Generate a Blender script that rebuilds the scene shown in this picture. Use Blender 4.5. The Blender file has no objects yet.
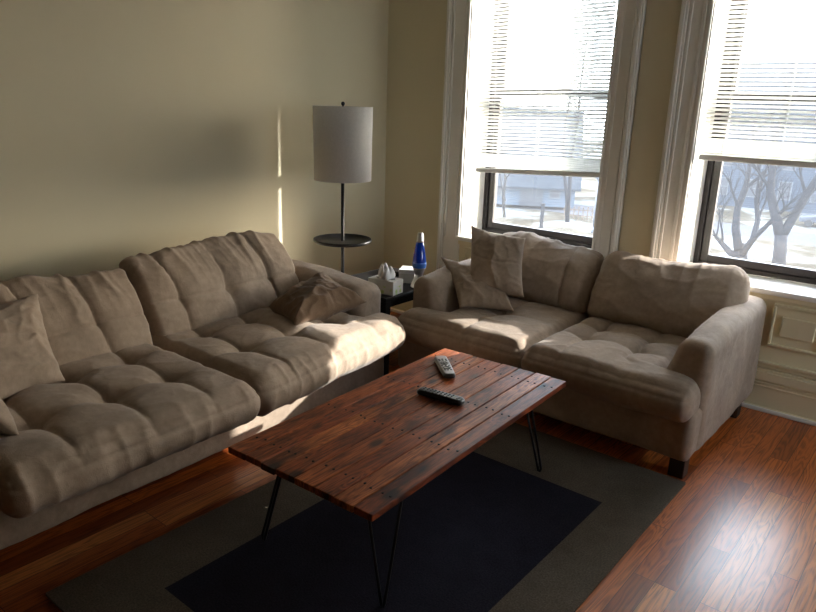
import bpy, bmesh, math, random
import numpy as np
from mathutils import Vector, Matrix, noise
random.seed(7)
SC = bpy.context.scene
COL = SC.collection
R = math.radians

# ------------------------------------------------------------------ materials
def new_mat(name):
    m = bpy.data.materials.new(name); m.use_nodes = True
    nt = m.node_tree; nt.nodes.clear()
    out = nt.nodes.new('ShaderNodeOutputMaterial')
    b = nt.nodes.new('ShaderNodeBsdfPrincipled')
    nt.links.new(b.outputs[0], out.inputs[0])
    return m, nt, b, out
def N(nt, t, **kw):
    n = nt.nodes.new(t)
    for k, v in kw.items():
        if k in n.inputs: n.inputs[k].default_value = v
        else: setattr(n, k, v)
    return n
def L(nt, a, b): nt.links.new(a, b)
def ramp(nt, fac, stops, interp='LINEAR'):
    r = nt.nodes.new('ShaderNodeValToRGB'); r.color_ramp.interpolation = interp
    e = r.color_ramp.elements
    while len(e) < len(stops): e.new(0.5)
    for i, (p, c) in enumerate(stops):
        e[i].position = p; e[i].color = (*c, 1)
    L(nt, fac, r.inputs[0]); return r
def coords(nt, scale=(1,1,1), rot=(0,0,0), loc=(0,0,0)):
    tc = nt.nodes.new('ShaderNodeTexCoord'); mp = nt.nodes.new('ShaderNodeMapping')
    mp.inputs['Scale'].default_value = scale; mp.inputs['Rotation'].default_value = rot
    mp.inputs['Location'].default_value = loc
    L(nt, tc.outputs['Object'], mp.inputs[0]); return mp.outputs[0]
def mixc(nt, fac, a, b, mode='MIX'):
    m = nt.nodes.new('ShaderNodeMix'); m.data_type = 'RGBA'; m.blend_type = mode
    for s, v in ((m.inputs[0], fac), (m.inputs[6], a), (m.inputs[7], b)):
        if hasattr(v, 'links'): L(nt, v, s)
        elif isinstance(v, tuple): s.default_value = (*v, 1) if len(v) == 3 else v
        else: s.default_value = v
    return m.outputs[2]
def bump(nt, b, h, strength=.3, dist=.002):
    bp = N(nt, 'ShaderNodeBump', Strength=strength, Distance=dist)
    L(nt, h, bp.inputs['Height']); L(nt, bp.outputs[0], b.inputs['Normal'])
def plain(name, col, rough=.5, metal=0., spec=.5, var=.0, scale=8., bmp=0., bscale=60.):
    m, nt, b, o = new_mat(name)
    b.inputs['Roughness'].default_value = rough; b.inputs['Metallic'].default_value = metal
    b.inputs['Specular IOR Level'].default_value = spec
    v = coords(nt)
    n = N(nt, 'ShaderNodeTexNoise', Scale=scale, Detail=4.); L(nt, v, n.inputs[0])
    lo = tuple(c*(1-var) for c in col); hi = tuple(min(1, c*(1+var)) for c in col)
    r = ramp(nt, n.outputs[0], [(.3, lo), (.7, hi)]); L(nt, r.outputs[0], b.inputs['Base Color'])
    if bmp:
        n2 = N(nt, 'ShaderNodeTexNoise', Scale=bscale, Detail=5.); L(nt, v, n2.inputs[0])
        bump(nt, b, n2.outputs[0], bmp)
    return m

def suede(name, col, var=.18, sheen=.13):
    m, nt, b, o = new_mat(name)
    v = coords(nt)
    n = N(nt, 'ShaderNodeTexNoise', Scale=5., Detail=5., Roughness=.6, Distortion=.6); L(nt, v, n.inputs[0])
    n3 = N(nt, 'ShaderNodeTexNoise', Scale=45., Detail=3.); L(nt, v, n3.inputs[0])
    r = ramp(nt, n.outputs[0], [(.32, tuple(c*(1-var) for c in col)), (.68, tuple(c*(1+var) for c in col))])
    c = mixc(nt, .22, r.outputs[0], n3.outputs[0], 'OVERLAY'); L(nt, c, b.inputs['Base Color'])
    b.inputs['Roughness'].default_value = .85
    b.inputs['Specular IOR Level'].default_value = .2
    b.inputs['Sheen Weight'].default_value = sheen; b.inputs['Sheen Roughness'].default_value = .45
    b.inputs['Sheen Tint'].default_value = (.85,.9,1,1)
    n2 = N(nt, 'ShaderNodeTexNoise', Scale=240., Detail=3.); L(nt, v, n2.inputs[0])
    n4 = N(nt, 'ShaderNodeTexNoise', Scale=16., Detail=4., Distortion=.8); L(nt, v, n4.inputs[0])
    ad = N(nt, 'ShaderNodeMath', operation='MULTIPLY_ADD'); L(nt, n4.outputs[0], ad.inputs[0]); ad.inputs[1].default_value = 2.5; L(nt, n2.outputs[0], ad.inputs[2])
    bump(nt, b, ad.outputs[0], .35, .003)
    return m
M = {}
M['suede'] = suede('taupe_microsuede', (.36,.28,.215))
M['brown'] = suede('brown_microsuede', (.17,.112,.072), .14, .2)
M['wall'] = plain('cream_wall_paint', (.68,.62,.45), .75, var=.02, scale=2., bmp=.12, bscale=140.)
M['backwall'] = plain('darkened_near_wall', (.07,.055,.045), .8, var=.02)  # unseen near wall, colour darkened to cut bounce light onto the loveseat front
M['ceiling'] = plain('ceiling_paint', (.62,.6,.54), .9, var=.02)
M['trim'] = plain('ivory_trim_paint', (.83,.82,.78), .38, var=.025, scale=5., bmp=.04, bscale=30.)
M['panel'] = plain('cream_trim_paint', (.78,.70,.48), .4, var=.03, scale=5., bmp=.05, bscale=30.)
M['blind'] = plain('white_blind', (.75,.75,.72), .45, var=.01)
def blind_mat():
    m, nt, b, o = new_mat('translucent_vinyl_slat')
    b.inputs['Base Color'].default_value = (.8,.8,.78,1); b.inputs['Roughness'].default_value = .5
    tr = nt.nodes.new('ShaderNodeBsdfTranslucent'); tr.inputs[0].default_value = (.85,.85,.82,1)
    mx = N(nt, 'ShaderNodeMixShader'); mx.inputs[0].default_value = .32
    L(nt, b.outputs[0], mx.inputs[1]); L(nt, tr.outputs[0], mx.inputs[2]); L(nt, mx.outputs[0], o.inputs[0])
    return m
M['slat'] = blind_mat()
M['frame'] = plain('dark_bronze_frame', (.016,.012,.013), .45, var=.1)
M['sash'] = plain('weathered_grey_sash', (.055,.052,.05), .5, var=.25, scale=20.)
M['black'] = plain('black_metal', (.012,.012,.014), .35, metal=.3, var=.1)
M['blackwood'] = plain('black_wood', (.008,.007,.007), .6, spec=.25, var=.2, scale=25.)
M['leg'] = plain('espresso_wood', (.018,.011,.008), .45, var=.2)
M['silver'] = plain('silver_metal', (.62,.62,.63), .32, metal=.9, var=.03)
M['plastic'] = plain('black_plastic', (.012,.012,.013), .32, var=.05)
M['rubber'] = plain('grey_rubber', (.05,.05,.055), .6, var=.1)
M['rsilver'] = plain('silver_plastic', (.40,.40,.41), .4, var=.05)
M['tissue'] = plain('white_tissue', (.8,.8,.82), .9, var=.02)
M['paper'] = plain('white_card', (.62,.62,.6), .7, var=.03)
M['outlet'] = plain('white_plastic', (.7,.7,.68), .4)

def shade_mat():
    m, nt, b, o = new_mat('white_linen_shade')
    v = coords(nt, (1,1,1))
    n = N(nt, 'ShaderNodeTexNoise', Scale=90., Detail=3.); L(nt, v, n.inputs[0])
    r = ramp(nt, n.outputs[0], [(.3,(.74,.73,.72)),(.7,(.84,.83,.82))])
    L(nt, r.outputs[0], b.inputs['Base Color']); b.inputs['Roughness'].default_value = .9
    tr = nt.nodes.new('ShaderNodeBsdfTranslucent'); tr.inputs[0].default_value = (.8,.78,.76,1)
    mx = N(nt, 'ShaderNodeMixShader'); mx.inputs[0].default_value = .4
    L(nt, b.outputs[0], mx.inputs[1]); L(nt, tr.outputs[0], mx.inputs[2]); L(nt, mx.outputs[0], o.inputs[0])
    bump(nt, b, n.outputs[0], .15, .001)
    return m
M['shade'] = shade_mat()

def glass_pane_mat():
    m, nt, b, o = new_mat('dusty_window_glass'); nt.nodes.remove(b)
    t = nt.nodes.new('ShaderNodeBsdfTransparent'); t.inputs[0].default_value = (.93,.95,.97,1)
    d = nt.nodes.new('ShaderNodeBsdfTranslucent'); d.inputs[0].default_value = (.85,.9,1,1)
    g = nt.nodes.new('ShaderNodeBsdfGlossy'); g.inputs['Roughness'].default_value = .02
    n = N(nt, 'ShaderNodeTexNoise', Scale=3., Detail=5.); L(nt, coords(nt), n.inputs[0])
    r = N(nt, 'ShaderNodeMapRange'); L(nt, n.outputs[0], r.inputs[0])
    r.inputs[3].default_value = .008; r.inputs[4].default_value = .02
    m1 = nt.nodes.new('ShaderNodeMixShader'); L(nt, r.outputs[0], m1.inputs[0]); L(nt, t.outputs[0], m1.inputs[1]); L(nt, d.outputs[0], m1.inputs[2])
    f = N(nt, 'ShaderNodeFresnel', IOR=1.35)
    m2 = nt.nodes.new('ShaderNodeMixShader'); L(nt, f.outputs[0], m2.inputs[0]); L(nt, m1.outputs[0], m2.inputs[1]); L(nt, g.outputs[0], m2.inputs[2])
    L(nt, m2.outputs[0], o.inputs[0]); return m
M['glass'] = glass_pane_mat()

def lava_mat():
    m, nt, b, o = new_mat('blue_lava_liquid')
    b.inputs['Base Color'].default_value = (.006,.05,.35,1); b.inputs['Roughness'].default_value = .08
    b.inputs['Coat Weight'].default_value = .6
    tr = nt.nodes.new('ShaderNodeBsdfTranslucent'); tr.inputs[0].default_value = (.01,.10,.6,1)
    v = coords(nt); n = N(nt, 'ShaderNodeTexNoise', Scale=14., Detail=1.); L(nt, v, n.inputs[0])
    r = ramp(nt, n.outputs[0], [(.4,(.004,.035,.24)),(.62,(.01,.07,.45))]); L(nt, r.outputs[0], b.inputs['Base Color'])
    mx = N(nt, 'ShaderNodeMixShader'); mx.inputs[0].default_value = .3
    L(nt, b.outputs[0], mx.inputs[1]); L(nt, tr.outputs[0], mx.inputs[2]); L(nt, mx.outputs[0], o.inputs[0])
    return m
M['lava'] = lava_mat()
M['wax'] = plain('pale_blue_wax', (.03,.16,.6), .4, var=.1)

def floor_mat():
    m, nt, b, o = new_mat('oak_strip_floor')
    v = coords(nt, rot=(0,0,R(90)))
    br = N(nt, 'ShaderNodeTexBrick'); L(nt, v, br.inputs[0])
    br.offset = .37; br.offset_frequency = 3
    for k, val in (('Scale',1.),('Mortar Size',.0012),('Mortar Smooth',.1),('Bias',0.),('Brick Width',.95),('Row Height',.078)):
        br.inputs[k].default_value = val
    br.inputs['Color1'].default_value = (0,0,0,1); br.inputs['Color2'].default_value = (1,1,1,1); br.inputs['Mortar'].default_value = (.5,.5,.5,1)
    # cathedral grain: stretched, offset per board
    off = N(nt, 'ShaderNodeVectorMath', operation='MULTIPLY_ADD')
    L(nt, br.outputs['Color'], off.inputs[0]); off.inputs[1].default_value = (7.3, 3.1, 5.); L(nt, v, off.inputs[2])
    mp = N(nt, 'ShaderNodeMapping'); mp.inputs['Scale'].default_value = (1.3, 11., 1.); L(nt, off.outputs[0], mp.inputs[0])
    w = N(nt, 'ShaderNodeTexNoise', Scale=1.2, Detail=2., Distortion=.5); L(nt, mp.outputs[0], w.inputs[0])
    s = N(nt, 'ShaderNodeMath', operation='MULTIPLY'); L(nt, w.outputs[0], s.inputs[0]); s.inputs[1].default_value = 75.
    sn = N(nt, 'ShaderNodeMath', operation='SINE'); L(nt, s.outputs[0], sn.inputs[0])
    mp2 = N(nt, 'ShaderNodeMapping'); mp2.inputs['Scale'].default_value = (5., 160., 1.); L(nt, off.outputs[0], mp2.inputs[0])
    fine = N(nt, 'ShaderNodeTexNoise', Scale=1., Detail=4.); L(nt, mp2.outputs[0], fine.inputs[0])
    gr = N(nt, 'ShaderNodeMath', operation='MULTIPLY_ADD'); L(nt, sn.outputs[0], gr.inputs[0]); gr.inputs[1].default_value = .15; L(nt, fine.outputs[0], gr.inputs[2])
    board = ramp(nt, br.outputs['Color'], [(0.,(.26,.058,.014)),(.35,(.50,.125,.026)),(.7,(.66,.19,.042)),(1.,(.74,.29,.08))])
    dark = mixc(nt, 1., board.outputs[0], (.42,.36,.3), 'MULTIPLY')
    gfac = ramp(nt, gr.outputs[0], [(.22,(1,1,1)),(.62,(0,0,0))])
    c = mixc(nt, gfac.outputs[0], board.outputs[0], dark)
    c2 = mixc(nt, br.outputs['Fac'], c, (.02,.008,.004)); L(nt, c2, b.inputs['Base Color'])
    b.inputs['Roughness'].default_value = .36
    b.inputs['Specular IOR Level'].default_value = .5
    b.inputs['Coat Weight'].default_value = .3; b.inputs['Coat Roughness'].default_value = .22
    hm = N(nt, 'ShaderNodeMath', operation='SUBTRACT'); L(nt, gr.outputs[0], hm.inputs[0]); L(nt, br.outputs['Fac'], hm.inputs[1])
    bump(nt, b, hm.outputs[0], .3, .0014)
    return m
M['floor'] = floor_mat()

def plank_mat():
    m, nt, b, o = new_mat('reclaimed_pine_planks')
    at = N(nt, 'ShaderNodeAttribute'); at.attribute_name = 'plank'
    tc = nt.nodes.new('ShaderNodeTexCoord')
    off = N(nt, 'ShaderNodeVectorMath', operation='MULTIPLY_ADD')
    L(nt, at.outputs['Color'], off.inputs[0]); off.inputs[1].default_value = (3.,9.,5.); L(nt, tc.outputs['Object'], off.inputs[2])
    mp = N(nt, 'ShaderNodeMapping'); mp.inputs['Scale'].default_value = (16., 1.6, 4.); L(nt, off.outputs[0], mp.inputs[0])
    w = N(nt, 'ShaderNodeTexNoise', Scale=1.5, Detail=3., Distortion=.8); L(nt, mp.outputs[0], w.inputs[0])
    s = N(nt, 'ShaderNodeMath', operation='MULTIPLY'); L(nt, w.outputs[0], s.inputs[0]); s.inputs[1].default_value = 60.
    sn = N(nt, 'ShaderNodeMath', operation='SINE'); L(nt, s.outputs[0], sn.inputs[0])
    mp2 = N(nt, 'ShaderNodeMapping'); mp2.inputs['Scale'].default_value = (120., 4., 10.); L(nt, off.outputs[0], mp2.inputs[0])
    fine = N(nt, 'ShaderNodeTexNoise', Scale=1., Detail=4.); L(nt, mp2.outputs[0], fine.inputs[0])
    gr = N(nt, 'ShaderNodeMath', operation='MULTIPLY_ADD'); L(nt, sn.outputs[0], gr.inputs[0]); gr.inputs[1].default_value = .16; L(nt, fine.outputs[0], gr.inputs[2])
    base = ramp(nt, at.outputs['Fac'], [(0,(.29,.065,.02)),(.5,(.46,.13,.038)),(1,(.60,.22,.07))])
    # broad worn patches
    mp3 = N(nt, 'ShaderNodeMapping'); mp3.inputs['Scale'].default_value = (9., 2.4, 4.); L(nt, off.outputs[0], mp3.inputs[0])
    pt = N(nt, 'ShaderNodeTexNoise', Scale=1.3, Detail=4., Roughness=.65); L(nt, mp3.outputs[0], pt.inputs[0])
    pr = ramp(nt, pt.outputs[0], [(.36,(.24,.17,.17)),(.5,(.85,.8,.8)),(.72,(1.35,1.3,1.25))])
    c = mixc(nt, 1., base.outputs[0], pr.outputs[0], 'MULTIPLY')
    gfac = ramp(nt, gr.outputs[0], [(.25,(.32,.27,.27)),(.65,(1,1,1))])
    c = mixc(nt, 1., c, gfac.outputs[0], 'MULTIPLY')
    # knots
    mp4 = N(nt, 'ShaderNodeMapping'); mp4.inputs['Scale'].default_value = (9., 4.2, 1.); L(nt, off.outputs[0], mp4.inputs[0])
    vo = N(nt, 'ShaderNodeTexVoronoi', Scale=1.); L(nt, mp4.outputs[0], vo.inputs[0])
    kr = ramp(nt, vo.outputs['Distance'], [(.0,(.06,.05,.05)),(.12,(.15,.12,.12)),(.24,(1,1,1))])
    c = mixc(nt, 1., c, kr.outputs[0], 'MULTIPLY')
    L(nt, c, b.inputs['Base Color'])
    rr = N(nt, 'ShaderNodeMapRange'); L(nt, pt.outputs[0], rr.inputs[0]); rr.inputs[3].default_value = .55; rr.inputs[4].default_value = .36
    L(nt, rr.outputs[0], b.inputs['Roughness'])
    b.inputs['Specular IOR Level'].default_value = .28
    bump(nt, b, gr.outputs[0], .35, .0016)
    return m
M['plank'] = plank_mat()

def rug_mat(name, c1, c2):
    m, nt, b, o = new_mat(name)
    v = coords(nt)
    n = N(nt, 'ShaderNodeTexNoise', Scale=160., Detail=3.); L(nt, v, n.inputs[0])
    n1 = N(nt, 'ShaderNodeTexNoise', Scale=12., Detail=4.); L(nt, v, n1.inputs[0])
    r = ramp(nt, n.outputs[0], [(.3,c1),(.7,c2)])
    c = mixc(nt, .25, r.outputs[0], n1.outputs[0], 'OVERLAY'); L(nt, c, b.inputs['Base Color'])
    b.inputs['Roughness'].default_value = .95; b.inputs['Specular IOR Level'].default_value = .1
    bump(nt, b, n.outputs[0], .5, .004); return m
M['rug_light'] = rug_mat('rug_border_weave', (.075,.062,.048), (.15,.125,.095))
M['rug_dark'] = rug_mat('rug_centre_weave', (.010,.010,.018), (.026,.024,.036))
M['ground'] = None

def box_print_mat():
    m, nt, b, o = new_mat('tissue_box_print')
    v = coords(nt, (1,1,1))
    n = N(nt, 'ShaderNodeTexVoronoi', Scale=26.); L(nt, v, n.inputs[0])
    sep = nt.nodes.new('ShaderNodeSeparateXYZ'); L(nt, v, sep.inputs[0])
    r = ramp(nt, n.outputs['Distance'], [(.0,(.28,.42,.08)),(.3,(.5,.6,.28)),(.42,(.62,.62,.58))])
    g = N(nt, 'ShaderNodeMath', operation='LESS_THAN'); L(nt, sep.outputs[2], g.inputs[0]); g.inputs[1].default_value = .05
    c = mixc(nt, g.outputs[0], (.62,.62,.59), r.outputs[0]); L(nt, c, b.inputs['Base Color'])
    b.inputs['Roughness'].default_value = .6; return m
M['boxprint'] = box_print_mat()

# ------------------------------------------------------------------ mesh helpers
def link_mesh(name, verts, faces, mat, parent=None, smooth=False, mats=None, fmat=None):
    me = bpy.data.meshes.new(name); me.from_pydata([tuple(v) for v in verts], [], faces)
    me.update()
    for mm in (mats or [mat]): me.materials.append(mm)
    if fmat: me.polygons.foreach_set('material_index', fmat)
    if smooth: me.polygons.foreach_set('use_smooth', [True]*len(me.polygons))
    o = bpy.data.objects.new(name, me); COL.objects.link(o)
    if parent: o.parent = parent
    return o
def build(bm, name, mat, parent=None, smooth=False, bevel=0., seg=2, mats=None):
    bmesh.ops.recalc_face_normals(bm, faces=bm.faces)
    me = bpy.data.meshes.new(name); bm.to_mesh(me); bm.free()
    for mm in (mats or [mat]): me.materials.append(mm)
    if smooth: me.polygons.foreach_set('use_smooth', [True]*len(me.polygons))
    o = bpy.data.objects.new(name, me); COL.objects.link(o)
    if parent: o.parent = parent
    if bevel:
        md = o.modifiers.new('bevel','BEVEL'); md.width = bevel; md.segments = seg; md.limit_method = 'ANGLE'
    return o
def bx(bm, x0,x1,y0,y1,z0,z1, mi=0):
    v = [bm.verts.new(p) for p in ((x0,y0,z0),(x1,y0,z0),(x1,y1,z0),(x0,y1,z0),(x0,y0,z1),(x1,y0,z1),(x1,y1,z1),(x0,y1,z1))]
    for f in ((0,3,2,1),(4,5,6,7),(0,1,5,4),(1,2,6,5),(2,3,7,6),(3,0,4,7)):
        fc = bm.faces.new([v[i] for i in f]); fc.material_index = mi
    return v
def box(name, x0,x1,y0,y1,z0,z1, mat, parent=None, bevel=0.):
    bm = bmesh.new(); bx(bm,x0,x1,y0,y1,z0,z1); return build(bm,name,mat,parent,bevel=bevel)
def tube(bm, pts, rad, n=8, caps=True):
    pts = [Vector(p) for p in pts]
    if not hasattr(rad,'__len__'): rad = [rad]*len(pts)
    rings = []; prev = None
    for i,p in enumerate(pts):
        t = (pts[min(i+1,len(pts)-1)]-pts[max(i-1,0)]).normalized()
        if prev is None:
            a = t.orthogonal().normalized()
        else:
            a = (prev - t*prev.dot(t)); a = a.normalized() if a.length>1e-6 else t.orthogonal().normalized()
        prev = a; b2 = t.cross(a)
        rings.append([bm.verts.new(p+(a*math.cos(2*math.pi*k/n)+b2*math.sin(2*math.pi*k/n))*rad[i]) for k in range(n)])
    for i in range(len(rings)-1):
        for k in range(n):
            bm.faces.new((rings[i][k],rings[i][(k+1)%n],rings[i+1][(k+1)%n],rings[i+1][k]))
    if caps:
        bm.faces.new(rings[0][::-1]); bm.faces.new(rings[-1])
def lathe(bm, prof, n=40, cx=0, cy=0, cap=True):
    rings = [[bm.verts.new((cx+r*math.cos(2*math.pi*k/n), cy+r*math.sin(2*math.pi*k/n), z)) for k in range(n)] for r,z in prof]
    for i in range(len(rings)-1):
        for k in range(n):
            bm.faces.new((rings[i][k],rings[i][(k+1)%n],rings[i+1][(k+1)%n],rings[i+1][k]))
    if cap:
        bm.faces.new(rings[0][::-1]); bm.faces.new(rings[-1])
def empty(name, loc, rz, label, cat, group=None):
    o = bpy.data.objects.new(name, None); COL.objects.link(o)
    o.location = loc; o.rotation_euler = (0,0,rz); o.empty_display_size = .1
    o['label'] = label; o['category'] = cat
    if group: o['group'] = group
    return o
def tag(o, label, cat, group=None):
    o['label'] = label; o['category'] = cat
    if group: o['group'] = group
    return o
def struct(o): o['kind'] = 'structure'; return o

# ------------------------------------------------------------------ cushions
def box_grid(nx, ny, nz):
    idx = {}; P = []; F = []
    def v(i,j,k):
        key = (i,j,k)
        if key not in idx:
            idx[key] = len(P); P.append((2*i/nx-1, 2*j/ny-1, 2*k/nz-1))
        return idx[key]
    for i in range(nx):
        for j in range(ny):
            F.append((v(i,j,nz),v(i+1,j,nz),v(i+1,j+1,nz),v(i,j+1,nz)))
            F.append((v(i,j,0),v(i,j+1,0),v(i+1,j+1,0),v(i+1,j,0)))
    for i in range(nx):
        for k in range(nz):
            F.append((v(i,0,k),v(i+1,0,k),v(i+1,0,k+1),v(i,0,k+1)))
            F.append((v(i,ny,k),v(i,ny,k+1),v(i+1,ny,k+1),v(i+1,ny,k)))
    for j in range(ny):
        for k in range(nz):
            F.append((v(0,j,k),v(0,j,k+1),v(0,j+1,k+1),v(0,j+1,k)))
            F.append((v(nx,j,k),v(nx,j+1,k),v(nx,j+1,k+1),v(nx,j,k+1)))
    return np.array(P), F
def rounded(W, D, H, r, step=.011, nz=None):
    nx = max(4,int(W/step)); ny = max(4,int(D/step)); nz = nz or max(6,int(H/step))
    U, F = box_grid(nx,ny,nz)
    half = np.array([W/2,D/2,H/2]); P = U*half
    rr = np.minimum(np.array([r,r,r]) if not hasattr(r,'__len__') else np.array(r), half*.999)
    core = half-rr; q = np.clip(P,-core,core); d = (P-q)/rr
    n = np.linalg.norm(d,axis=1,keepdims=True); mx = np.abs(d).max(axis=1,keepdims=True)
    n[n==0] = 1
    P = q + d/n*np.maximum(mx,1e-9)*rr*(mx>0)
    return U, P, F
def ridged(x,y,z):
    return (1-abs(noise.noise(Vector((x,y,z)))*1.6))
def smooth01(t): t = np.clip(t,0,1); return t*t*(3-2*t)
def make(name, P, F, mat, parent, wr=None, M4=None):
    me = bpy.data.meshes.new(name); me.from_pydata(P.tolist(),[],F); me.update()
    if wr:
        nn = np.zeros(len(P)*3,dtype=np.float32); me.vertices.foreach_get('normal',nn); nn = nn.reshape(-1,3)
        P = P + nn*np.array([wr(p,n) for p,n in zip(P,nn)])[:,None]
    if M4 is not None:
        A = np.array(M4); P = P@A[:3,:3].T + A[:3,3]
    me.vertices.foreach_set('co', P.astype(np.float32).ravel())
    me.polygons.foreach_set('use_smooth',[True]*len(F)); me.materials.append(mat); me.update()
    o = bpy.data.objects.new(name, me); COL.objects.link(o)
    if parent: o.parent = parent
    return o

def seat_cushion(parent, mat, M4, W, D, H, tx, ty, seed, depth=.04, r=.06, name='seat_cushion', ear=(0,0), taper=0.):
    """local: x across the seat, y depth (front = -y), z up; ear = how far the front wraps past the arm (left, right)"""
    U,P,F = rounded(W,D,H,(r,r*1.2,H*.46),.0085)
    x,y,z = P.T.copy(); u,v,w = U.T
    g = (1-np.abs(u)**4)*(1-np.abs(v)**4)
    top = smooth01((z)/(H*.4))
    z = z + top*.018*g
    y = y - .02*(1-w**2)*smooth01((-v-.5)*2)
    dz = np.zeros_like(z)
    wob = np.array([noise.noise(Vector((a*3,b*3,seed)))for a,b in zip(x,y)])*.02
    def ridge(t,wd,d): return d*(1/(1+(t/wd)**2))
    for sx in tx:
        dd = np.abs(x-sx+wob); k = .45+.55*np.exp(-(np.min([np.abs(y-sy) for sy in ty],axis=0)/.16)**2)
        dz -= (ridge(dd,.022,.014)+np.exp(-(dd/.007)**2)*.008)*k
    for sy in ty:
        dd = np.abs(y-sy+wob); k = .3+.7*np.exp(-(np.min([np.abs(x-sx) for sx in tx],axis=0)/.13)**2)
        dz -= (ridge(dd,.028,.014)+np.exp(-(dd/.007)**2)*.004)*k
    for sx in tx:
        for sy in ty:
            d2 = np.sqrt((x-sx)**2+((y-sy))**2)
            dz -= depth*np.exp(-(d2/.05)**1.2)
    edge = smooth01((W/2-np.abs(x))/.06)*.7+.3
    z = z + dz*top*edge
    fy = smooth01(((-y)-(D/2-.20))/.05)
    for sg,e in ((-1,ear[0]),(1,ear[1])):
        if e: x = x + sg*e*fy*smooth01((sg*u-.2)/.75)
    y = y + taper*u*fy
    P = np.stack([x,y,z],1)
    def wr(p,n):
        a = .005*(noise.noise(Vector((p[0]*5+seed,p[1]*5,p[2]*5))))
        fr = max(0.,min(1.,(-p[1]-D/2+.07)/.06))       # gathers on the front face
        rg = ridged(p[0]*12+seed*3+.8*p[2], p[1]*2, p[2]*2.5)
        a += fr*.006*(max(0,rg)**3 -.4)
        rg2 = ridged(p[0]*7+seed, p[1]*9, 3.3)
        a += .003*max(0,rg2)**4
        a -= .006*math.exp(-((p[2]-H*.20)/.007)**2)*fr
        return a
    return make(name,P,F,mat,parent,wr,M4)

def back_cushion(parent, mat, M4, W, Hh, T, sx, sy, seed, name='back_cushion', fold=1., droop=.02, tufts=True, rad=.03):
    """local: x across, y up, z = thickness (front +z)"""
    U,P,F = rounded(W,Hh,T,(rad,rad,T*.48),.0085)
    x,y,z = P.T.copy(); u,v,w = U.T
    g = (1-np.abs(u)**3)*(1-np.abs(v)**3)
    z = z*(1+ .28*g + .10*(1-(v+.25)**2)) * (1-.38*smooth01(v*1.0)**1.2)
    fr = smooth01(z/(T*.3))
    # crown wobble of the upper edge + sagging corners
    topw = smooth01((v-.1)/.9)
    y = y + topw*(.018*np.sin(x*7+seed) - droop*np.abs(u)**6*.35)
    x = x + np.sign(u)*(.004*topw + .012*(1-v**2))
    dz = np.zeros_like(z)
    wob = np.array([noise.noise(Vector((a*2.,b*4,seed)))for a,b in zip(x,y)])*.03
    for s in sx:
        dd = np.abs(x-s+wob+ .05*(v+1)*.5)
        dz -= .012/(1+(dd/.03)**2)+.011*np.exp(-(dd/.007)**2)
    for s in sy:
        dd = np.abs(y-s+wob*.7)
        dz -= .006/(1+(dd/.03)**2)+.008*np.exp(-(dd/.007)**2)
    if tufts:
        for s in sx:
            for t in sy:
                d2 = np.sqrt((x-s+.03)**2+(y-t)**2); dz -= .018*np.exp(-(d2/.045)**1.4)
    z = z + dz*fr
    P = np.stack([x,y,z],1)
    def wr(p,n):
        t = max(0.,min(1.,(p[1]/(Hh/2)+.25)/1.1))
        f1 = ridged(p[0]*9+seed*2+1.5*p[1], p[1]*2.2, seed)
        f2 = ridged(p[0]*17+seed+2*p[1], p[1]*4., seed+4)
        a = fold*t*(.014*(max(0,f1)**3-.35) + .006*(max(0,f2)**4-.3))
        a += .008*noise.noise(Vector((p[0]*4+seed,p[1]*5,p[2]*4)))
        f3 = ridged(p[0]*5+seed, p[1]*11, seed+9)
        a += .005*max(0,f3)**4
        return a
    return make(name,P,F,mat,parent,wr,M4)

def throw_pillow(name, mat, c, T, seed, wr_amp=1., seam=True, n=54):
    """c: four world corners (bottom-left, bottom-right, top-right, top-left) seen from the front"""
    c = [Vector(p) for p in c]; ctr = sum(c,Vector())/4
    nrm = (c[2]-c[0]).cross(c[3]-c[1]).normalized()
    verts=[]; idx={}; faces=[]
    def pt(i,j,side):
        onedge = i in (0,n) or j in (0,n)
        key = (i,j,0 if onedge else side)
        if key in idx: return idx[key]
        s,t = i/n,j/n; u,v = 2*s-1,2*t-1
        # concave edges, ears at corners
        k = .10
        s2 = .5+.5*u*(1-k*(1-v*v)); t2 = .5+.5*v*(1-k*(1-u*u))
        p = c[0]*(1-s2)*(1-t2)+c[1]*s2*(1-t2)+c[2]*s2*t2+c[3]*(1-s2)*t2
        h = T/2*((1-u**4)*(1-v**4))**.6*(.72+.28*(1-u*u)*(1-v*v)) if not onedge else 0
        L_ = (c[1]-c[0]).length
        f = ridged(u*1.3+seed,v*1.5+.6*u,seed)*1.; f=max(0,f)**3
        f2 = max(0,ridged(u*2.2+seed+v,v*2.8-u*1.2,seed+5))**4
        hh = h + wr_amp*(.016*(f-.4)+.008*(f2-.3))*min(1,h/(T*.2))
        # radiating corner creases
        if seam: hh -= .006*math.exp(-((v+.15*math.sin(u*2+seed))/.03)**2)*min(1,h/(T*.2))
        p = p + nrm*hh*side
        verts.append(p-ctr); idx[key]=len(verts)-1; return idx[key]
    for side in (1,-1):
        for i in range(n):
            for j in range(n):
                q = (pt(i,j,side),pt(i+1,j,side),pt(i+1,j+1,side),pt(i,j+1,side))
                faces.append(q if side==1 else q[::-1])
    o = link_mesh(name, verts, faces, mat, smooth=True); o.location = ctr
    return o

def soft_box(parent, name, mat, x0,x1,y0,y1,z0,z1, r=.04, puff=.012, seed=1, fn=None, step=.02):
    W,D,H = x1-x0,y1-y0,z1-z0
    U,P,F = rounded(W,D,H,min(r,W/2.02,D/2.02,H/2.02),step)
    if fn: P = fn(P.copy(),U,W,D,H)
    def wr(p,n):
        return .005*noise.noise(Vector((p[0]*4+seed,p[1]*4,p[2]*4)))+.0025*max(0,ridged(p[0]*8+seed,p[1]*8,p[2]*5))**4
    return make(name,P,F,mat,parent,wr,Matrix.Translation(((x0+x1)/2,(y0+y1)/2,(z0+z1)/2)))

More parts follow.
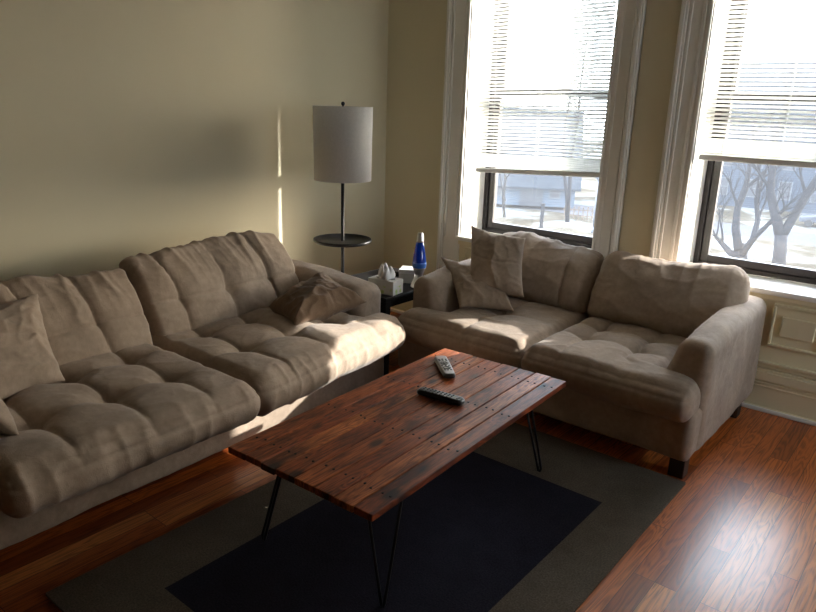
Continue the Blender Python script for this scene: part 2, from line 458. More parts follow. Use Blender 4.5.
# ================================================================== ROOM SHELL
XR, YN, ZC = 4.75, -7.2, 2.95
WT = .45                      # masonry thickness, window frames sit .28 in
struct(box('floor', -.1, XR+.1, YN-.1, WT, -.1, 0, M['floor']))
struct(box('ceiling', -.1, XR+.1, YN-.1, WT, ZC, ZC+.1, M['ceiling']))
struct(box('wall_left', -.12, 0, YN, WT, 0, ZC, M['wall']))
bm = bmesh.new(); bx(bm,XR,XR+WT,YN,-1.22,0,ZC); bx(bm,XR,XR+WT,-.24,WT,0,ZC); bx(bm,XR,XR+WT,-1.22,-.24,0,.66); bx(bm,XR,XR+WT,-1.22,-.24,2.62,ZC)
struct(build(bm,'wall_right',M['wall']))
# the third window sits in the right wall: built along x, then turned a quarter
TURN = Matrix.Translation((XR,0,0)) @ Matrix.Rotation(R(-90),4,'Z')
struct(box('wall_near', 0, XR, YN-.12, YN, 0, ZC, M['backwall']))
WIN = [(.735,1.755,.69,2.62,1.17), (2.29,3.15,.69,2.62,1.352), (.24,1.22,.69,2.62,1.10)]
bm = bmesh.new(); xs = 0
for (a,b_,s,t,_) in WIN[:2]:
    bx(bm, xs,a, 0,WT, 0,ZC); bx(bm, a,b_, 0,WT, 0,s-.03); bx(bm, a,b_, 0,WT, t,ZC); xs = b_
bx(bm, xs,XR, 0,WT, 0,ZC)
struct(build(bm,'wall_far',M['wall']))

# reveals lined with painted board
tn = 0
def trim(bm, mat='trim', bevel=.004):
    global tn
    tn += 1
    return struct(build(bm, f'trim_{tn}', M[mat], bevel=bevel))
FY = .27
def fin(o, wi):
    if wi == 2: o.matrix_basis = TURN @ o.matrix_basis
    return o
for wi,(a,b_,s,t,bb) in enumerate(WIN):
    bm = bmesh.new()                                   # jamb lining
    bx(bm, a-.001,a+.003, -.002,FY, s,t); bx(bm, b_-.003,b_+.001, -.002,FY, s,t); bx(bm, a,b_, 0,FY, t-.012,t)
    fin(trim(bm),wi)
    bm = bmesh.new()                                   # moulded casing: stacked fillets
    for side in (-1,1):
        e = a if side<0 else b_
        wd = .165 if not (wi==0 and side<0) else .185
        for (o0,o1,d) in ((0,wd,.018),(.0,.018,.026),(.03,.05,.024),(wd-.062,wd-.048,.026),(wd-.04,wd,.034),(wd-.028,wd-.012,.042)):
            xx = sorted((e+side*o0, e+side*o1)); bx(bm, xx[0],xx[1], -d,0, .0 if o1>wd*.9 else s-.02, t+.12)
    for (o0,o1,d) in ((0,.16,.018),(.03,.05,.024),(.12,.16,.04)):
        bx(bm, a-.17,b_+.17, -d,0, t+o0,t+o1)
    fin(trim(bm),wi)
    bm = bmesh.new()                                   # stool (inner sill) with nosing
    bx(bm, a,b_, -.002,FY+.01, s-.03,s); bx(bm, a-.02,b_+.02, -.05,0, s-.03,s)
    fin(trim(bm, bevel=.008),wi)
    # panelled dado below the window
    bm = bmesh.new()
    bx(bm, a,b_, -.012,0, .0,s-.03)
    bx(bm, a,b_, -.03,0, s-.06,s-.03)
    mid = a+.51 if wi!=1 else 2.80
    for (p0,p1) in ((a+.05,mid-.035),(mid+.035,b_-.05)):
        for (q,d) in ((0,.028),):
            bx(bm, p0,p1,-d,0, .60,.615); bx(bm, p0,p1,-d,0, .375,.39)
            bx(bm, p0,p0+.015,-d,0, .39,.60); bx(bm, p1-.015,p1,-d,0, .39,.60)
        v0 = bx(bm, p0+.05,p1-.05,-.026,-.012,.44,.55)
    bx(bm, a-.12,b_+.12, -.035,0, .268,.285); bx(bm, a-.12,b_+.12, -.026,0, .245,.268)
    fin(trim(bm,'panel', .004),wi)
def baseboard(name, horizontal, a0, a1, pos, sgn):
    bm = bmesh.new()
    prof = [(0,.20,.018),(0,.022,.034),(.135,.145,.022),(.155,.165,.024),(.175,.225,.028),(.225,.24,.022)]
    for z0,z1,d in prof:
        if horizontal: bx(bm, a0,a1, min(pos,pos+sgn*d),max(pos,pos+sgn*d), z0,z1)
        else: bx(bm, min(pos,pos+sgn*d),max(pos,pos+sgn*d), a0,a1, z0,z1)
    return struct(build(bm,name,M['panel'],bevel=.003))
baseboard('baseboard_far', True, 0,XR, -.012, -1)
baseboard('baseboard_left', False, YN,0, 0, 1)
baseboard('baseboard_right', False, YN,0, XR, -1)
bm = bmesh.new(); bx(bm, 0,XR,-.062,-.046,0,.024); trim(bm,'trim',.006)

# ---- windows
for wi,(a,b_,s,t,bb) in enumerate(WIN):
    w = bpy.data.objects.new(f'window_{wi+1}', None); COL.objects.link(w); w['kind'] = 'structure'
    w.location = ((a+b_)/2, FY, s)
    def wb(name, parts, mat, bev=.003):
        bm = bmesh.new()
        for q in parts: bx(bm, q[0]-w.location.x,q[1]-w.location.x,q[2]-FY,q[3]-FY,q[4]-s,q[5]-s)
        return build(bm,name,M[mat],w,bevel=bev)
    RZ = 1.695
    wb('outer_frame', [(a,a+.035,FY,FY+.13,s,t),(b_-.035,b_,FY,FY+.13,s,t),(a+.035,b_-.035,FY,FY+.13,s,s+.03),(a+.035,b_-.035,FY,FY+.13,t-.04,t)],'frame')
    la,lb = a+.035,b_-.035
    wb('lower_sash', [(la,la+.042,FY+.02,FY+.055,s+.03,RZ+.02),(lb-.042,lb,FY+.02,FY+.055,s+.03,RZ+.02)],'sash')
    wb('bottom_rail', [(la+.042,lb-.042,FY+.012,FY+.055,s+.03,s+.075)],'frame')
    wb('meeting_rail', [(la+.042,lb-.042,FY+.015,FY+.055,RZ-.025,RZ+.02),(la+.042,lb-.042,FY+.062,FY+.1,RZ-.03,RZ+.015)],'frame')
    wb('upper_sash', [(la,la+.042,FY+.062,FY+.1,RZ,t-.04),(lb-.042,lb,FY+.062,FY+.1,RZ,t-.04),(la+.042,lb-.042,FY+.062,FY+.1,t-.085,t-.04)],'frame')
    wb('glass_pane', [(la+.04,lb-.04,FY+.036,FY+.040,s+.07,RZ-.02)],'glass',0)
    wb('glass_pane', [(la+.04,lb-.04,FY+.078,FY+.082,RZ+.01,t-.08)],'glass',0)
    # blind
    lab = ['white slatted blind raised over left window beside the floor lamp','white slatted blind in window above right end of loveseat, hanging less far','white slatted blind lowered over the window of the right-hand wall'][wi]
    fin(w,wi)
    bl = empty('window_blind', ((a+b_)/2, .05, bb), 0, lab, 'blind', 'white blinds in the windows')
    hw = (b_-a)/2-.018-(.022 if wi==0 else 0)
    bl.location.x += .030 if wi==0 else 0; bl.location.z += .01 if wi==0 else 0
    bm = bmesh.new(); bx(bm,-hw,hw,-.02,.02,t-.05-bb,t-.014-bb); build(bm,'head_rail',M['blind'],bl,bevel=.003)
    bm = bmesh.new(); bx(bm,-hw,hw,-.014,.014,-.014,.016); o = build(bm,'bottom_rail',M['blind'],bl,bevel=.005)
    if wi==0: o.rotation_euler[1] = R(-1.1); bl.rotation_euler[1] = R(-1.5)
    bm = bmesh.new(); z = .024; tl = R(31)
    while z < t-.06-bb:
        vs = []
        for k in range(5):
            q = (k/4-.5)*.0255; crown = .0018*(1-(2*k/4-1)**2)
            # room-side edge (‑y) raised
            yy = q*math.cos(tl)+crown*math.sin(tl); zz = -q*math.sin(tl)+crown*math.cos(tl)
            vs.append((yy,zz))
        top = [[bm.verts.new((sx*(hw-.004),y_,z+z_)) for (y_,z_) in vs] for sx in (-1,1)]
        bot = [[bm.verts.new((sx*(hw-.004),y_,z+z_-.0008)) for (y_,z_) in vs] for sx in (-1,1)]
        for k in range(4):
            bm.faces.new((top[0][k],top[1][k],top[1][k+1],top[0][k+1])); bm.faces.new((bot[0][k],bot[0][k+1],bot[1][k+1],bot[1][k]))
        bm.faces.new((top[0][0],bot[0][0],bot[1][0],top[1][0])); bm.faces.new((top[0][4],top[1][4],bot[1][4],bot[0][4]))
        z += .0226 if z > .10 else .013
    build(bm,'slats',M['slat'],bl)
    for lx in (-hw+.12, 0, hw-.12):
        bm = bmesh.new()
        tube(bm,[(lx,-.015,0),(lx,-.015,t-.05-bb)],.0012,5); tube(bm,[(lx,.015,0),(lx,.015,t-.05-bb)],.0012,5)
        build(bm,'ladder_cord',M['blind'],bl)
    fin(bl,wi)

# ================================================================== LEFT SOFA
def RZm(a): return Matrix.Rotation(a,4,'Z')
sofa = empty('sofa', (.60,-2.40,0), R(2.0), 'long taupe microsuede sofa with tufted seats along the plain left wall', 'sofa')
# local: X = world x (front +x), y along
S = M['suede']
soft_box(sofa,'base',S, -.50,.55,-1.30,1.15,.045,.345,r=.03,seed=2)
soft_box(sofa,'back_frame',S, -.53,-.29,-1.30,1.17,.30,.70,r=.07,seed=3)
def armfn(P,U,W,D,H):
    # slightly domed top, rolled-over front
    x,y,z = P.T
    t = smooth01(z/(H/2)); z = z + t*.012*(1-U[:,1]**2) - t*.035*smooth01((U[:,0]-.0))
    y = y*(1+.06*t)
    return np.stack([x,y,z],1)
soft_box(sofa,'armrest',S, -.50,.50,.96,1.19,.10,.635,r=.065,seed=4,fn=armfn)
soft_box(sofa,'armrest',S, -.50,.50,-1.55,-1.30,.10,.635,r=.065,seed=5,fn=armfn)
# seat cushions: local seat x -> along sofa (+y), seat front (-y) -> sofa +x
def seatM(cx, cy, cz, rz): return Matrix.Translation((cx,cy,cz)) @ RZm(rz)
H_ = .165
seat_cushion(sofa,S, seatM(.37,-.545,.395,R(90)), 1.00,.99,.185, (-.26,.02,.29), (-.17,.13), 3.1, depth=.05)
seat_cushion(sofa,S, seatM(.31,.455,.385,R(90)), .99,.98,.20, (-.27,.02,.30), (-.17,.13), 8.4, depth=.042, ear=(0,.13), taper=.05)
# back cushions, lean back
def backM(cx,cy,cz,rz,lean):
    # local x across, y up, z front ; front faces sofa +x
    base = Matrix(((0,0,1,0),(1,0,0,0),(0,1,0,0),(0,0,0,1)))   # x->Y, y->Z, z->X
    return Matrix.Translation((cx,cy,cz)) @ RZm(rz) @ Matrix.Rotation(-lean,4,'Y') @ base
back_cushion(sofa,S, backM(-.07,-.53,.605,R(-2),R(28)), .98,.455,.20, (-.27,.0,.27), (-.05,), 2.2)
back_cushion(sofa,S, backM(-.10,.48,.63,0,R(27)), .955,.475,.21, (-.30,.0,.28), (-.06,), 6.7)
for (lx,ly) in ((.50,1.05),(.50,-1.40),(-.42,1.05),(-.42,-1.40)):
    bm = bmesh.new(); bx(bm,lx-.03,lx+.03,ly-.03,ly+.03,0,.10); build(bm,'leg',M['leg'],sofa,bevel=.004)

# throw pillows on the sofa
tag(throw_pillow('throw_pillow',M['brown'],[(.76,-1.80,.53),(1.04,-1.86,.505),(1.07,-1.35,.53),(.78,-1.42,.655)],.20,3.3,1.3),
    'crumpled brown throw pillow lying against the right arm of the long sofa','pillow')
tag(throw_pillow('throw_pillow',S,[(.97,-3.36,.475),(.86,-2.93,.475),(.56,-2.87,.775),(.62,-3.34,.775)],.17,5.1,.8),
    'taupe throw pillow leaning on the left back cushion of the long sofa','pillow')
tag(throw_pillow('throw_pillow',S,[(1.26,-3.27,.49),(.84,-3.31,.49),(.80,-3.45,.73),(1.24,-3.41,.73)],.14,7.7,.5),
    'taupe throw pillow cut off by the left edge of the photo, on sofa seat','pillow')

# ================================================================== LOVESEAT
love = empty('loveseat', (1.96,-.62,0), R(0), 'taupe microsuede loveseat with two seats standing under the windows', 'sofa')
lx0,lx1 = -.86,.86
soft_box(love,'base',S, lx0+.01,lx1-.01,-.52,.42,.09,.33,r=.03,seed=12)
soft_box(love,'back_frame',S, lx0+.08,lx1-.08,.38,.55,.30,.68,r=.07,seed=13)
def larm(sg):
    def f(P,U,W,D,H):
        x,y,z = P.T
        t = smooth01(z/(H/2)*.9+.1); x = x - sg*(-1)*0 
        inner = smooth01((-sg*U[:,0]+1)/2)
        x = x + sg*inner*smooth01((z+H*.1)/(H*.6))*.075
        z = z + t*.012*(1-U[:,0]**2) - t*.03*smooth01(-U[:,1]) - t*.03*inner*0
        return np.stack([x,y,z],1)
    return f
soft_box(love,'armrest',S, lx1-.235,lx1,-.42,.55,.09,.645,r=.045,seed=14,fn=larm(1))
soft_box(love,'armrest',S, lx0,lx0+.24,-.40,.50,.09,.645,r=.055,seed=15,fn=larm(-1))
seat_cushion(love,S, seatM(-.305,-.155,.37,0), .63,.87,.18, (-.05,), (-.02,), 1.9, depth=.02, ear=(.20,0))
seat_cushion(love,S, seatM(.325,-.155,.37,0), .64,.87,.18, (-.14,.14), (-.06,.14), 4.6, depth=.035, ear=(0,.20))
def backM2(cx,cy,cz,lean):
    base = Matrix(((1,0,0,0),(0,0,-1,0),(0,1,0,0),(0,0,0,1)))   # x->X, y->Z, z->-Y
    return Matrix.Translation((cx,cy,cz)) @ Matrix.Rotation(-lean,4,'X') @ base
back_cushion(love,S, backM2(-.385,.30,.60,R(30)), .74,.465,.21, (.22,), (), 9.2, tufts=False, fold=.8, droop=.09, rad=.075)
back_cushion(love,S, backM2(.385,.30,.60,R(30)), .77,.465,.22, (), (), 5.5, tufts=False, fold=.7, droop=.06, rad=.07)
for (lx,ly) in ((.80,-.46),(.80,.40),(-.80,-.46),(-.80,.40)):
    bm = bmesh.new(); bx(bm,lx-.035,lx+.035,ly-.035,ly+.035,0,.10); build(bm,'leg',M['leg'],love,bevel=.004)
tag(throw_pillow('throw_pillow',S,[(1.36,-.82,.52),(1.66,-.66,.54),(1.55,-.50,.85),(1.17,-.52,.88)],.19,1.4,.8),
    'larger taupe throw pillow standing in front at left end of loveseat','pillow')
tag(throw_pillow('throw_pillow',S,[(1.40,-.93,.475),(1.66,-.76,.475),(1.42,-.50,.62),(1.11,-.74,.70)],.13,2.6,.9,n=44),
    'smaller taupe throw pillow tucked against the left arm of the loveseat','pillow')

# ================================================================== COFFEE TABLE
tb = empty('coffee_table', (2.025,-2.09,0), R(2.6), 'low plank-top coffee table with hairpin legs on the dark rug', 'table')
bm = bmesh.new(); lay = bm.loops.layers.color.new('plank')
ws = [.092,.078,.07,.088,.09,.085,.08,.077]; tot = sum(ws); x = -tot/2; Lh = .675
pv = [.25,.7,.45,.6,.8,.5,.72,.55]
nails = []
for i,wd in enumerate(ws):
    l0 = -Lh-random.uniform(0,.006); l1 = Lh+random.uniform(0,.006)
    nf = len(bm.faces); zj = random.uniform(-.0012,.0012)
    bx(bm, x+.0022,x+wd-.0022,l0,l1,.405,.43+zj)
    bm.faces.ensure_lookup_table()
    for f in bm.faces[nf:]:
        for lp in f.loops: lp[lay] = (pv[i],random.Random(i).random(),random.Random(i+50).random(),1)
    for yy in (-.56,-.19,.19,.56):
        for q in (.3,.7): nails.append((x+wd*q, yy+random.uniform(-.008,.008)))
    x += wd
top = build(bm,'tabletop',M['plank'],tb,bevel=.003)
for (nx_,ny_) in nails:
    if len(nails) <= 100:
        bm = bmesh.new(); lathe(bm,[(.0046,.4295),(.0046,.4322),(.003,.4326)],8,nx_,ny_); build(bm,'nail_head',M['blackwood'],tb)
for yy in (-.56,-.19,.19,.56):
    bm = bmesh.new(); lay = bm.loops.layers.color.new('plank'); bx(bm,-.30,.30,yy-.04,yy+.04,.383,.4045)
    for f in bm.faces:
        for lp in f.loops: lp[lay] = (.6,.3,.9,1)
    build(bm,'cleat',M['plank'],tb,bevel=.002)
for sx in (-1,1):
    for sy in (-1,1):
        bm = bmesh.new(); X0,Y0 = sx*.24,sy*.50
        fx,fy = sx*.285,sy*.565
        tube(bm,[(X0-.055*sx,Y0+.04*sy,.383),(fx-.008*sx,fy,.03),(fx-.004*sx,fy,.016),(fx+.004*sx,fy,.016),(fx+.008*sx,fy,.03),(X0+.03*sx,Y0-.05*sy,.383)],.0055,8)
        bx(bm, X0-.06,X0+.06,Y0-.06,Y0+.06,.379,.3825)
        build(bm,'hairpin_leg',M['black'],tb)

# remotes
def remote(name, loc, rz, label, Lr, W, T, body, face, dome, tilt=0):
    r = empty(name, loc, rz, label, 'remote control', 'remote controls on the coffee table')
    U,P,F = rounded(W,Lr,T,(W*.32,W*.32,T*.42),.006,4)
    P[:,0] *= 1-.12*(U[:,1]<0)*np.abs(U[:,1]); P[:,2] += dome*(1-U[:,1]**2)*0+T/2
    make('body',P,F,M[body],r)
    U,P,F = rounded(W*.86,Lr*.93,.003,(W*.28,W*.28,.0012),.006,2)
    P[:,0] *= 1-.12*(U[:,1]<0)*np.abs(U[:,1]); P[:,2] += T+.0008
    make('face_plate',P,F,M[face],r)
    return r
def btn(r, x,y,w,h,z,mat,name='button'):
    U,P,F = rounded(w,h,.004,(w*.4,h*.4,.0015),.003,2); P += np.array([x,y,z]); return make(name,P,F,M[mat],r)
Lr,W,T = .215,.052,.024
r1 = remote('remote_control',(2.03,-1.95,.4325),R(-83),'black plastic remote lying across planks in middle of coffee table',Lr,W,T,'plastic','plastic',0)
for j in range(9):
    for i in range(3):
        btn(r1,(i-1)*.013,-.078+j*.0165,.009,.008,T+.003,'rubber')
btn(r1,0,.083,.03,.012,T+.003,'rubber')
r2 = remote('remote_control',(1.845,-1.67,.4325),R(48),'silver-faced remote with dark buttons near far end of coffee table',.245,.062,.024,'plastic','rsilver',0)
bm = bmesh.new(); lathe(bm,[(.0,T+.001),(.019,T+.001),(.019,T+.0045),(.0165,T+.0052),(.011,T+.0052),(.011,T+.003),(0.0001,T+.003)],24,0,.012); build(bm,'ring_button',M['plastic'],r2)
bm = bmesh.new(); lathe(bm,[(.007,T+.002),(.007,T+.006)],16,0,.012); build(bm,'centre_button',M['plastic'],r2)
bm = bmesh.new(); lathe(bm,[(.0,T+.001),(.018,T+.001),(.018,T+.0045),(.0155,T+.0052),(.010,T+.0052),(.010,T+.003),(.0001,T+.003)],24,0,-.045); build(bm,'ring_button',M['plastic'],r2)
for (x_,y_) in ((-.016,.045),(0,.048),(.016,.045),(-.016,.06),(0,.063),(.016,.06),(-.016,-.018),(.016,-.018),(0,-.018),(-.014,-.072),(0,-.074),(.014,-.072)):
    btn(r2,x_,y_,.010,.007,T+.003,'rubber')

# ================================================================== RUG
bm = bmesh.new()
x0,x1,y0,y1 = 1.46,2.82,-3.33,-1.15; i0,i1,j0,j1 = 1.73,2.61,-3.06,-1.56
xsn=[x0,i0,i1,x1]; ysn=[y0,j0,j1,y1]
g=[[bm.verts.new((a,b_,.012)) for b_ in ysn] for a in xsn]; gb=[[bm.verts.new((a,b_,.001)) for b_ in ysn] for a in xsn]
for i in range(3):
    for j in range(3):
        f = bm.faces.new((g[i][j],g[i+1][j],g[i+1][j+1],g[i][j+1])); f.material_index = 1 if (i==1 and j==1) else 0
        bm.faces.new((gb[i][j],gb[i][j+1],gb[i+1][j+1],gb[i+1][j]))
for i in range(3):
    bm.faces.new((g[i][0],gb[i][0],gb[i+1][0],g[i+1][0])); bm.faces.new((g[i][3],g[i+1][3],gb[i+1][3],gb[i][3]))
    bm.faces.new((g[0][i],g[0][i+1],gb[0][i+1],gb[0][i])); bm.faces.new((g[3][i],gb[3][i],gb[3][i+1],g[3][i+1]))
tag(build(bm,'area_rug',None,mats=[M['rug_light'],M['rug_dark']]),'low-pile rug with navy centre and taupe border under the coffee table','rug')

# ================================================================== FLOOR LAMP
lamp = empty('floor_lamp',(.452,-.923,0),0,'black tray-table floor lamp with white drum shade in the room corner','lamp')
bm = bmesh.new(); lathe(bm,[(.0001,0),(.135,0),(.14,.006),(.135,.018),(.03,.03),(.012,.045),(.0001,.046)],48,cap=False); build(bm,'base',M['black'],lamp,smooth=True)
bm = bmesh.new(); tube(bm,[(0,0,.03),(0,0,1.30)],.011,16); build(bm,'pole',M['black'],lamp,smooth=True)
bm = bmesh.new(); lathe(bm,[(.0001,.720),(.173,.720),(.185,.725),(.188,.733),(.187,.743),(.182,.743),(.179,.732),(.0001,.730)],64,cap=False); build(bm,'tray',M['black'],lamp,smooth=True)
bm = bmesh.new(); lathe(bm,[(.172,1.118),(.179,1.118),(.184,1.565),(.181,1.565),(.176,1.121),(.172,1.118)],72,cap=False); build(bm,'lamp_shade',M['shade'],lamp,smooth=True)
bm = bmesh.new()
for k in range(3):
    a = k*2*math.pi/3+.5; tube(bm,[(0,0,1.548),(.18*math.cos(a),.18*math.sin(a),1.556)],.002,6)
tube(bm,[(.03,0,1.29),(.055,0,1.42),(.02,0,1.54),(0,0,1.55)],.0022,6); tube(bm,[(-.03,0,1.29),(-.055,0,1.42),(-.02,0,1.54),(0,0,1.55)],.0022,6)
build(bm,'shade_spider',M['black'],lamp)
bm = bmesh.new(); lathe(bm,[(.001,1.545),(.004,1.55),(.004,1.567),(.010,1.574),(.012,1.583),(.008,1.592),(.001,1.594)],20); build(bm,'finial',M['black'],lamp,smooth=True)
bm = bmesh.new(); lathe(bm,[(.001,1.29),(.02,1.29),(.02,1.34),(.014,1.35),(.016,1.37),(.03,1.41),(.03,1.43),(.02,1.455),(.001,1.46)],24); build(bm,'bulb',M['tissue'],lamp,smooth=True)

# ================================================================== SIDE TABLE + THINGS
st = empty('side_table',(.76,-.84,0),0,'small black side table in the corner between the two sofas','table')
bm = bmesh.new(); bx(bm,-.27,.27,-.31,.30,.475,.50); build(bm,'table_top',M['blackwood'],st,bevel=.004)
bm = bmesh.new(); bx(bm,-.24,.24,-.28,.27,.14,.16); build(bm,'shelf',M['blackwood'],st,bevel=.003)
bm = bmesh.new(); bx(bm,-.235,.235,-.275,.265,.425,.475); build(bm,'apron',M['blackwood'],st,bevel=.003)
for sx in (-1,1):
    for sy in (-.285,.275):
        bm = bmesh.new(); bx(bm,sx*.245-.022,sx*.245+.022,sy-.022,sy+.022,0,.475); build(bm,'leg',M['blackwood'],st,bevel=.003)
# tissue box
tbx = empty('tissue_box',(.925,-1.035,.50),R(8),'printed white tissue box with a tissue pulled up on the black side table','tissue box')
bm = bmesh.new(); bx(bm,-.09,.09,-.055,.055,0,.085); build(bm,'carton',M['boxprint'],tbx,bevel=.002)
bm = bmesh.new(); lathe(bm,[(.0001,.086),(.034,.086),(.034,.0868),(.0001,.0868)],24,0,0,cap=False); o=build(bm,'opening',M['plastic'],tbx)
for v in o.data.vertices: v.co.x *= 1.9
def tissue(px,py,h,seed,parent):
    n=16; verts=[]; faces=[]
    for i in range(n+1):
        for j in range(n+1):
            s=i/n; t=j/n; a=s*math.pi*1.7+seed
            rad=.018+.035*t*(1-t)*2+.006*math.sin(s*15+seed)+.010*t*math.sin(s*9)
            z=.08+h*t*(.65+.35*math.sin(s*math.pi*2.3+seed)**2)
            rad*= (1-.55*t)
            verts.append((px+rad*math.cos(a),py+rad*1.5*math.sin(a),z))
    for i in range(n):
        for j in range(n):
            k=i*(n+1)+j; faces.append((k,k+1,k+n+2,k+n+1))
    return verts,faces
vs,fs = tissue(-.02,0,.10,.4,tbx); v2,f2 = tissue(.025,.0,.085,3.3,tbx)
o = link_mesh('tissue',vs+v2,fs+[tuple(i+len(vs) for i in f) for f in f2],M['tissue'],tbx,smooth=True)
md = o.modifiers.new('s','SOLIDIFY'); md.thickness=.0008
# small white carton and dark case behind
wc = empty('small_carton',(.85,-.73,.50),R(30),'small plain white carton standing behind the tissue box beside the lava lamp','box')
bm = bmesh.new(); bx(bm,-.05,.05,-.06,.06,0,.085); build(bm,'carton',M['paper'],wc,bevel=.002)
bm = bmesh.new(); bx(bm,-.051,.051,-.0605,-.030,.060,.0865); build(bm,'lid_flap',M['tissue'],wc,bevel=.001)
bm = bmesh.new(); bx(bm,-.13,.13,-.05,.05,0,.03); o = build(bm,'flat_case',M['blackwood'],bevel=.004); o.location=(.70,-.64,.50); o.rotation_euler=(0,0,R(15))
tag(o,'thin dark case lying behind the tissue box on the black side table','case')
# lava lamp
lv = empty('lava_lamp',(.985,-.79,.50),0,'blue lava lamp with silver base and cap on the black side table','lamp')
bm = bmesh.new(); lathe(bm,[(.001,0),(.050,0),(.050,.006),(.040,.03),(.026,.062),(.022,.072),(.027,.085),(.040,.118),(.0405,.122),(.036,.122),(.001,.10)],40); build(bm,'metal_base',M['silver'],lv,smooth=True)
bm = bmesh.new(); lathe(bm,[(.001,.095),(.030,.101),(.0375,.116),(.042,.135),(.0435,.148),(.040,.18),(.034,.22),(.027,.26),(.0215,.285),(.001,.286)],40); build(bm,'glass_globe',M['lava'],lv,smooth=True)
bm = bmesh.new(); lathe(bm,[(.0415,.1225),(.0438,.135),(.0446,.148),(.044,.156),(.040,.156),(.040,.1225)],40,cap=False); build(bm,'wax',M['wax'],lv,smooth=True)
bm = bmesh.new(); lathe(bm,[(.001,.283),(.0235,.283),(.0225,.29),(.0165,.336),(.014,.339),(.001,.339)],32); build(bm,'cap',M['silver'],lv,smooth=True)

# ================================================================== OUTDOORS
GZ = -8.
def ground_mat():
    m, nt, b, o = new_mat('winter_ground')
    v = coords(nt)
    n = N(nt,'ShaderNodeTexNoise',Scale=.16,Detail=6.,Roughness=.6,Distortion=.5); L(nt,v,n.inputs[0])
    n2 = N(nt,'ShaderNodeTexNoise',Scale=2.5,Detail=5.); L(nt,v,n2.inputs[0])
    r = ramp(nt,n.outputs[0],[(.42,(.035,.03,.022)),(.5,(.055,.05,.04)),(.56,(.10,.105,.11))])
    c = mixc(nt,.35,r.outputs[0],n2.outputs[0],'OVERLAY'); L(nt,c,b.inputs['Base Color'])
    b.inputs['Roughness'].default_value=1.; b.inputs['Specular IOR Level'].default_value=.0
    return m
gm = ground_mat()
bm = bmesh.new(); bx(bm,-160,160,-120,200,GZ-.5,GZ); g = build(bm,'ground',gm); struct(g)
road = box('paved_road',-60,40,56,62.5,GZ,GZ+.02,plain('asphalt',(.06,.06,.066),.95,spec=0,var=.1,scale=.6)); struct(road); 
bark = plain('grey_bark',(.012,.013,.016),.95,spec=.1,var=.3,scale=3.)
def grow(bm, p, d, length, r, depth, rnd):
    seg = 4; pts=[p.copy()]; rr=[r]
    for i in range(seg):
        d = (d+Vector((rnd.uniform(-.25,.25),rnd.uniform(-.25,.25),rnd.uniform(-.05,.16)))).normalized()
        p = p+d*length/seg; pts.append(p.copy()); rr.append(r*(1-.55*(i+1)/seg))
        if depth>0 and i>0:
            for _ in range(rnd.choice((1,2))):
                a = rnd.uniform(.35,.9); ax = Vector((rnd.uniform(-1,1),rnd.uniform(-1,1),rnd.uniform(-.4,1))).normalized()
                nd = (d*math.cos(a)+ax*math.sin(a)).normalized()
                grow(bm,p,nd,length*rnd.uniform(.5,.72),r*.42,depth-1,rnd)
    tube(bm,pts,rr,5 if depth<2 else 7,False)
def tree(label, base, limbs, seed, depth=2, twig=1.3):
    rnd = random.Random(seed)
    t = empty('bare_tree',(base[0],base[1],GZ),0,label,'tree','bare trees outside the windows')
    loc = Vector((base[0],base[1],GZ))
    bm = bmesh.new(); ends=[]
    for pts,r0,r1 in limbs:
        P_=[Vector(p)-loc for p in pts]; n_=len(P_)
        # spread in depth so limbs have real volume
        k = rnd.uniform(-.5,.5)
        P_=[p+Vector((0,k*i,0)) if i else p for i,p in enumerate(P_)]
        rr=[r0+(r1-r0)*i/(n_-1) for i in range(n_)]
        tube(bm,P_,rr,9)
        ends.append((P_,rr))
    build(bm,'trunk',bark,t,smooth=True)
    for P_,rr in ends:
        if len(P_)<4: continue
        bm = bmesh.new()
        for i in range(2,len(P_)):
            d=(P_[i]-P_[i-1]).normalized()
            for _ in range(2 if i<len(P_)-1 else 3):
                a=rnd.uniform(.3,.9); ax=Vector((rnd.uniform(-1,1),rnd.uniform(-1,1),rnd.uniform(-.2,1))).normalized()
                grow(bm,P_[i],(d*math.cos(a)+ax*math.sin(a)).normalized(),twig*rnd.uniform(1.1,2.),rr[i]*.5,depth,rnd)
        build(bm,'branches',bark,t,smooth=True)
    return t
y=43.8
tree('bare forked tree with thick leaning right limb outside the right window',(-5.3,y),[
  ([(-5.3,y,-8.1),(-5.4,y,-6.6),(-5.5,y,-5.6)],.42,.36),
  ([(-5.5,y,-5.8),(-6.1,y,-4.3),(-6.6,y,-3.0),(-6.7,y,-1.4),(-6.8,y,.1),(-6.6,y,2.)],.33,.1),
  ([(-5.5,y,-5.8),(-5.1,y,-4.5),(-4.7,y,-3.2),(-4.2,y,-1.7),(-3.8,y,-.2),(-3.2,y,1.8)],.30,.12)],11)
y=45.4
tree('bare low-branching tree with several spreading stems at left of right window',(-8.0,y),[
  ([(-8.0,y,-8.1),(-8.1,y,-7.6),(-8.2,y,-7.)],.5,.36),
  ([(-8.2,y,-7.2),(-8.7,y,-5.9),(-8.9,y,-4.6),(-8.7,y,-3.3),(-8.8,y,-1.7),(-9.0,y,.3)],.30,.1),
  ([(-8.0,y,-7.6),(-7.5,y,-6.4),(-7.5,y,-5.2),(-7.9,y,-3.9),(-7.8,y,-2.5),(-7.6,y,-1.0)],.24,.08),
  ([(-7.9,y,-7.4),(-7.2,y,-6.1),(-6.6,y,-5.3),(-6.1,y,-4.6),(-5.6,y,-4.1)],.2,.08),
  ([(-8.0,y,-7.6),(-8.7,y,-7.5),(-9.3,y,-7.0),(-9.8,y,-6.6)],.28,.12)],23)
y=51.5
